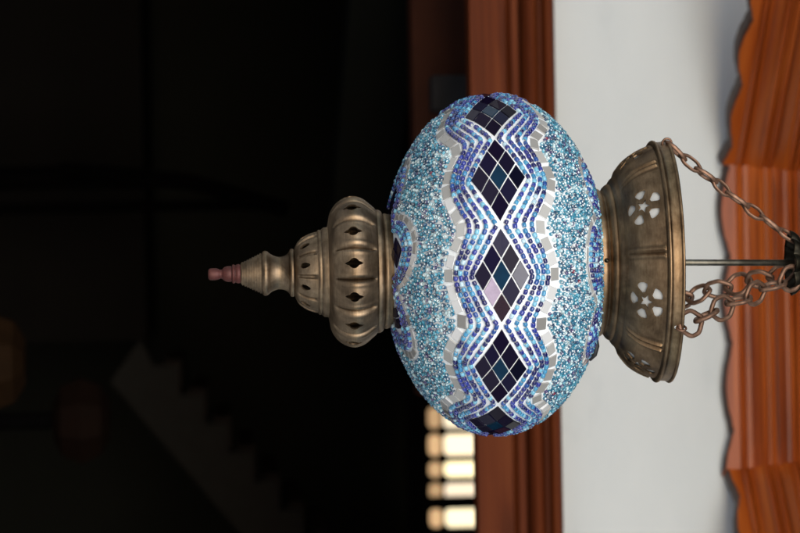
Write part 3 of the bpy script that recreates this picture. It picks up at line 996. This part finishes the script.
# dark handrail with posts in front of the back wall
h0, h1, h2 = at_y(60, 170, 4.3), at_y(190, 182, 4.3), at_y(288, 210, 4.3)
hr = empty('handrail', (h0.x, h0.y, 0))
tag(hr, 'almost black handrail in front of the dim back wall', 'handrail', kind='thing')
loc = lambda p: p - hr.location
v, f = tube([loc(h0), loc(h1), loc(h2)], 0.017, 10)
link('rail', mesh('rail', v, f, True), VOID, hr)
for t in (0.1, .5, .9):
    q = loc(h0).lerp(loc(h1), t) if t < .5 else loc(h1).lerp(loc(h2), (t - .5) * 2)
    v, f = tube([Vector((q.x, q.y, 0)), q], 0.011, 8)
    link('post', mesh('post', v, f, True), VOID, hr)

# two ochre lamp shades on stands
def stand_lamp(px, py, d, r, h, hollow, label):
    p = at(px, py, d)
    t = empty('standing_lamp', (p.x, p.y, 0)); tag(t, label, 'lamp')
    V, F = [], []
    prof = [(r * .45, -h * .5), (r * .8, -h * .36), (r, 0), (r * .8, h * .36), (r * .45, h * .5)]
    prof = prof + [(a - .008, b) for a, b in prof][::-1]
    for i in range(8):
        a = 2 * math.pi * (i + .5) / 8
        for rr, z in prof: V.append((rr * math.cos(a), rr * math.sin(a), p.z + z))
    m = len(prof)
    for i in range(8):
        for k in range(m):
            F.append((i * m + k, ((i + 1) % 8) * m + k, ((i + 1) % 8) * m + (k + 1) % m, i * m + (k + 1) % m))
    me = mesh('lamp_shade', V, F); fix_normals(me)
    link('lamp_shade', me, plain('ochre_parchment', hollow, 0.8, Specular_IOR_Level=0.05), t)
    v, f = tube([Vector((0, 0, .03)), Vector((0, 0, p.z - h * .4))], .012, 10)
    link('pole', mesh('pole', v, f, True), VOID, t)
    v, f = tube([Vector((0, 0, 0)), Vector((0, 0, .03))], .14, 24)
    link('base', mesh('base', v, f), WOOD_DARK, t)
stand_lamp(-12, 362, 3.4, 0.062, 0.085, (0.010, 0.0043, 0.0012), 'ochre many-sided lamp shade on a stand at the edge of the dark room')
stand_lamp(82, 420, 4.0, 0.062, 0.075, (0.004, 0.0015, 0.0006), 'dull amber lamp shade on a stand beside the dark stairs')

# bright window with wooden bars
WN_Y = 5.5
wn = empty('window', (0, WN_Y, 0)); tag(wn, 'blazing cream window behind dark wooden bars', 'window', kind='thing')
xs = [at_y(450, y, WN_Y).x for y in (404, 431, 458.5, 479.8, 505.5, 530)]
zs = [at_y(x, 470, WN_Y).z for x in (427.5, 443, 500)]
def emit(name, col, s):
    m = NT(name); m.set(Base_Color=(*col, 1), Emission_Color=(*col, 1), Emission_Strength=s); return m.m
g = .0075
for r_ in range(2):
    for c_ in range(5):
        gg = .016 if c_ == 3 else g
        x0, x1 = xs[c_] + g, xs[c_ + 1] - (gg if c_ == 3 else g)
        z0_, z1_, rc = zs[r_] + g * .5, zs[r_ + 1] - g * .5, .013
        ring = [(cx_ + rc * math.cos(a), cz_ + rc * math.sin(a)) for cx_, cz_, q in ((x1 - rc, z1_ - rc, 0), (x0 + rc, z1_ - rc, 1), (x0 + rc, z0_ + rc, 2), (x1 - rc, z0_ + rc, 3)) for a in np.linspace(q * math.pi / 2, (q + 1) * math.pi / 2, 6)]
        nn_ = len(ring)
        pv = [(x, y, z) for y in (0, .004) for x, z in ring]
        pf = [tuple(range(nn_)), tuple(range(nn_, 2 * nn_))[::-1]] + [(i, nn_ + i, nn_ + (i + 1) % nn_, (i + 1) % nn_) for i in range(nn_)]
        o = link('pane', mesh('pane', pv, pf), emit('sunlit_pane', (1.0, 0.84 - .03 * (c_ % 2), 0.58 - .05 * (c_ % 3)), 0.8 + .25 * ((c_ * 7) % 3)) if r_ else emit('shaded_pane', (1.0, 0.62, 0.31), 0.36 + .07 * ((c_ * 5) % 3)), wn)
fr = [box(xs[0] - .05, xs[-1] + .05, -.012, .03, zs[0] - .05, zs[0]), box(xs[0] - .05, xs[-1] + .05, -.012, .03, zs[2], zs[2] + .05),
      box(xs[0] - .05, xs[0], -.012, .03, zs[0], zs[2]), box(xs[-1], xs[-1] + .05, -.012, .03, zs[0], zs[2])]
link('frame', mesh('frame', *join(*fr)), WOOD_DARK, wn)
for x, w in zip(xs[1:-1], (g, g, g, g + .008)):
    link('mullion', mesh('mullion', *box(x - w - (.008 if w > g else 0), x + g, -.011, .012, zs[0], zs[2])), WOOD_DARK, wn)
link('transom', mesh('transom', *box(xs[0], xs[-1], -.005, .010, zs[1] - g * .45, zs[1] + g * .45)), WOOD_BEAM, wn)

# ------------------------------------------------------------------ daylight
SUN_EL, SUN_AZ = R(20), R(183)               # from the street, nearly behind the camera
w = bpy.data.worlds.new('World'); S.world = w; w.use_nodes = True
nt = w.node_tree
sky = nt.nodes.new('ShaderNodeTexSky'); sky.sky_type = 'NISHITA'; sky.sun_disc = False
sky.sun_elevation = SUN_EL; sky.sun_rotation = SUN_AZ
sky.air_density = 1.0; sky.dust_density = 0.8; sky.ozone_density = 1.8
bg = nt.nodes['Background']; bg.inputs['Strength'].default_value = 0.12
nt.links.new(sky.outputs['Color'], bg.inputs['Color'])
ld = bpy.data.lights.new('sun', 'SUN'); ld.energy = 2.0; ld.angle = R(65); ld.color = (1.0, 0.99, 0.98)
lo = bpy.data.objects.new('sun', ld); COL.objects.link(lo)
sdir = Vector((math.sin(SUN_AZ) * math.cos(SUN_EL), math.cos(SUN_AZ) * math.cos(SUN_EL), math.sin(SUN_EL)))
lo.rotation_euler = sdir.to_track_quat('Z', 'Y').to_euler()
lo.location = (0, -6, 6)

S.view_settings.view_transform = 'Standard'; S.view_settings.look = 'None'
S.view_settings.exposure = 0.68; S.view_settings.gamma = 1.0
S.render.engine = 'CYCLES'
S.cycles.use_denoising = True
S.cycles.max_bounces = 8
S.cycles.caustics_reflective = False; S.cycles.caustics_refractive = False
S.cycles.sample_clamp_indirect = 4
